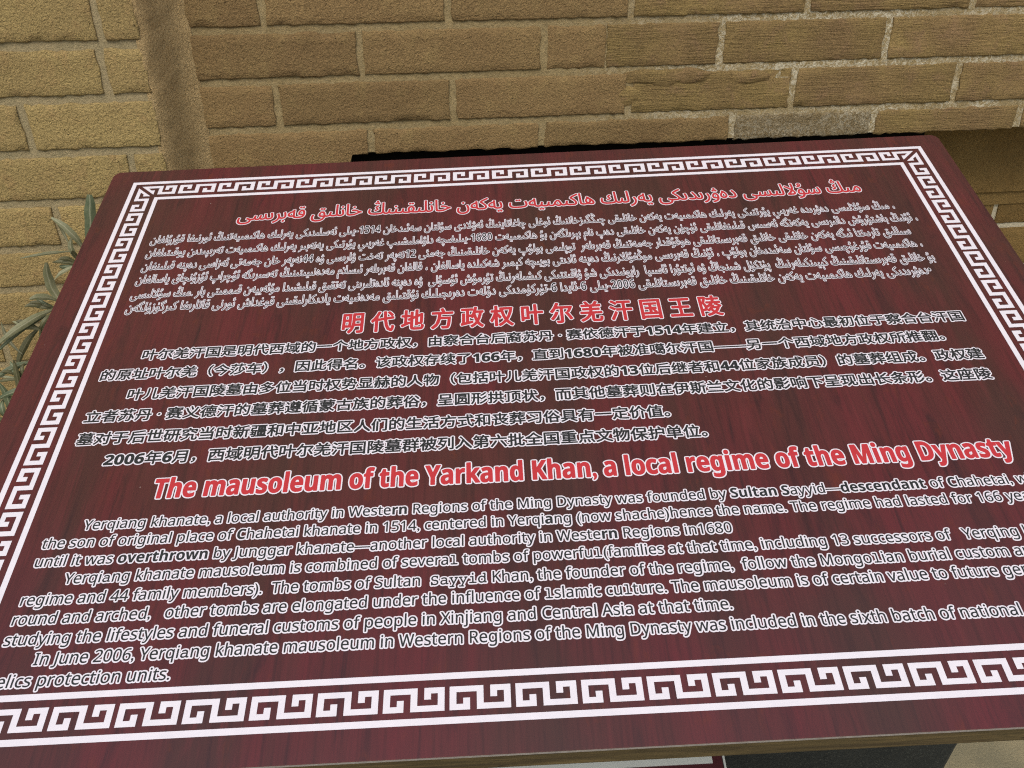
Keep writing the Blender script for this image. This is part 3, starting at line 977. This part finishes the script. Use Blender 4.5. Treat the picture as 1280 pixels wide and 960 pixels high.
# ------------------------------------------------------------------ weed beside the sign
weed = empty('weed', (-0.30, -0.25, 0.0))
tag(weed, 'leafy weed with long narrow blades between the brick pier and the sign', 'plant')
WO = Vector((-0.30, -0.25, 0.0))
def blade(pts, width, mat, roll=0.0, name='leaf', tip=0.15, base=0.45):
    """a leaf blade along a smooth curve through pts, folded along its midrib"""
    P3 = [Vector(p) - WO for p in pts]
    a, b, c = P3
    k = 10
    cen = []
    b2 = b * 2 - (a + c) * 0.5
    for i in range(k + 1):
        t = i / k
        cen.append(a * (1 - t) ** 2 + b2 * 2 * t * (1 - t) + c * t * t)
    V, F = [], []
    view = (CAM - WO - b).normalized()
    for i, p in enumerate(cen):
        t = i / k
        d = (cen[min(k, i + 1)] - cen[max(0, i - 1)]).normalized()
        sd_ = d.cross(view).normalized()
        nrm = sd_.cross(d).normalized()
        sd_ = (sd_ * math.cos(roll) + nrm * math.sin(roll)).normalized()
        nrm = sd_.cross(d).normalized()
        wd = width * 0.5 * (base + (1 - base) * min(1, t / 0.45)) * (1 if t < 0.55 else max(0.02, 1 - ((t - 0.55) / 0.45) ** 1.8 * (1 - tip)))
        wv = 0.06 * wd * math.sin(t * 17 + width * 900)
        for q, hgt in ((-1, 0.0), (-0.5, -0.18), (0, -0.30), (0.5, -0.18), (1, 0.0)):
            V.append(tuple(p + sd_ * (q * wd + wv) - nrm * (hgt * wd)))
    for i in range(k):
        for j in range(4):
            a_ = i * 5 + j
            F.append((a_, a_ + 1, a_ + 6, a_ + 5))
    o = obj(name, V, F, mat, weed, True)
    uv = o.data.uv_layers.new(name='UVMap')
    for li, lp in enumerate(o.data.loops):
        vi = lp.vertex_index
        uv.data[li].uv = ((vi % 5) / 4, (vi // 5) / k)
    return o
LV = [([(-0.2211, -0.2, 1.0228), (-0.2106, -0.2, 1.0671), (-0.204, -0.2, 1.099)], 0.0145, LEAF_GREEN, 0.75, 0.8),
      ([(-0.2259, -0.2, 1.023), (-0.2324, -0.21, 1.0544), (-0.2512, -0.21, 1.0757)], 0.0095, LEAF_PALE, 0.1, 0.5),
      ([(-0.2474, -0.19, 1.0329), (-0.2534, -0.18, 1.0442), (-0.2586, -0.18, 1.0612)], 0.004, LEAF_DARK, 0.05, 0.6),
      ([(-0.2324, -0.2, 1.0276), (-0.2576, -0.22, 1.0349), (-0.2873, -0.24, 1.0374)], 0.0042, LEAF_PALE, 0.05, 0.5),
      ([(-0.2547, -0.24, 0.9777), (-0.2615, -0.24, 1.0027), (-0.2547, -0.25, 1.0346)], 0.0120, LEAF_PALE, 0.8, 0.5),
      ([(-0.2514, -0.25, 1.0117), (-0.2438, -0.24, 1.0174), (-0.2262, -0.24, 1.0247)], 0.005, LEAF_PALE, 0.1, 0.8),
      ([(-0.2515, -0.25, 0.9822), (-0.2645, -0.26, 0.995), (-0.2771, -0.27, 0.9972)], 0.0085, LEAF_PALE, 0.05, 0.5),
      ([(-0.257, -0.25, 0.975), (-0.2821, -0.28, 0.9729), (-0.3167, -0.3, 0.9535)], 0.0095, LEAF_PALE, 0.25, 0.6),
      ([(-0.262, -0.25, 0.968), (-0.288, -0.28, 0.9650), (-0.3257, -0.3, 0.9385)], 0.0055, LEAF_GREEN, 0.25, 0.6),
      ([(-0.2702, -0.26, 0.9623), (-0.2975, -0.27, 0.9386), (-0.3113, -0.28, 0.9095)], 0.0085, LEAF_DARK, 0.02, 0.5),
      ([(-0.29, -0.28, 0.9191), (-0.3071, -0.29, 0.9192), (-0.3288, -0.3, 0.9109)], 0.0085, LEAF_GREEN, 0.1, 0.5),
      ([(-0.2798, -0.26, 0.9542), (-0.2759, -0.26, 0.9492), (-0.2668, -0.26, 0.9683)], 0.0075, LEAF_PALE, 0.1, 0.6),
      ([(-0.3311, -0.3, 0.833), (-0.3237, -0.3, 0.8733), (-0.328, -0.3, 0.9042)], 0.009, LEAF_GREEN, 0.2, 0.5),
      ([(-0.3103, -0.3, 0.878), (-0.3054, -0.3, 0.9058), (-0.3025, -0.3, 0.9331)], 0.007, LEAF_DARK, 0.02, 0.5),
      ([(-0.295, -0.29, 0.885), (-0.312, -0.3, 0.8905), (-0.336, -0.3, 0.880)], 0.008, LEAF_GREEN, 0.2, 0.5),
      ([(-0.2340, -0.19, 1.010), (-0.2300, -0.19, 1.022), (-0.2215, -0.19, 1.030)], 0.010, LEAF_GREEN, 0.1, 0.6),
      ([(-0.2350, -0.20, 1.012), (-0.2420, -0.20, 1.030), (-0.2380, -0.20, 1.045)], 0.007, LEAF_PALE, 0.4, 0.6),
      ([(-0.300, -0.28, 0.93), (-0.315, -0.27, 0.945), (-0.322, -0.26, 0.965)], 0.005, LEAF_DARK, 0.2, 0.3),
      ([(-0.345, -0.24, 1.055), (-0.351, -0.24, 1.062), (-0.356, -0.24, 1.064)], 0.007, LEAF_DARK, 0.2, 0.3)]
rw = random.Random(12)
for nb_, (bx_, by_, bz_) in enumerate([(-0.258, -0.248, 0.972), (-0.232, -0.21, 1.012), (-0.276, -0.268, 0.955), (-0.300, -0.29, 0.90), (-0.33, -0.30, 0.85)]):
    for q in range(6):
        an = rw.uniform(0.15, 2.9) if q % 2 else rw.uniform(1.6, 3.3)
        ln = rw.uniform(0.018, 0.040)
        tx, tz = math.cos(an) * ln, math.sin(an) * ln * 0.8
        if bx_ + tx > -0.222: tx = -abs(tx) * 0.6
        LV.append(([(bx_, by_, bz_), (bx_ + tx * 0.55, by_ - 0.006, bz_ + tz * 0.6 + 0.004), (bx_ + tx, by_ + rw.uniform(-.012, .012), bz_ + tz)],
                   rw.uniform(0.0035, 0.0075), rw.choice((LEAF_GREEN, LEAF_DARK, LEAF_PALE, LEAF_DARK)), 0.4, 0.2))
for pts, w, mt, base, tip in LV: blade(pts, w * 0.95, mt, 0.15, base=base, tip=tip * 0.5)
# stalks from the ground
def stalk(pts, r0, r1, mat):
    V, F = [], []
    P3 = [Vector(p) - WO for p in pts]
    for i, p in enumerate(P3):
        d = (P3[min(len(P3) - 1, i + 1)] - P3[max(0, i - 1)]).normalized()
        sd_ = d.cross(Vector((0, 1, 0))).normalized(); up = sd_.cross(d)
        r = r0 + (r1 - r0) * i / (len(P3) - 1)
        for k in range(7):
            a = 2 * math.pi * k / 7
            V.append(tuple(p + (sd_ * math.cos(a) + up * math.sin(a)) * r))
    for i in range(len(P3) - 1):
        for k in range(7):
            F.append((i * 7 + k, i * 7 + (k + 1) % 7, (i + 1) * 7 + (k + 1) % 7, (i + 1) * 7 + k))
    return obj('stem', V, F, mat, weed, True)
stalk([(-0.27, -0.30, 0.0), (-0.262, -0.28, 0.5), (-0.268, -0.262, 0.85), (-0.258, -0.248, 0.972), (-0.240, -0.22, 0.998), (-0.2259, -0.2, 1.024)], 0.003, 0.0016, LEAF_DARK)
stalk([(-0.30, -0.31, 0.0), (-0.285, -0.30, 0.5), (-0.289, -0.29, 0.88), (-0.276, -0.268, 0.958)], 0.003, 0.0014, LEAF_DARK)
stalk([(-0.33, -0.30, 0.0), (-0.325, -0.31, 0.45), (-0.331, -0.30, 0.834)], 0.0028, 0.0014, LEAF_DARK)
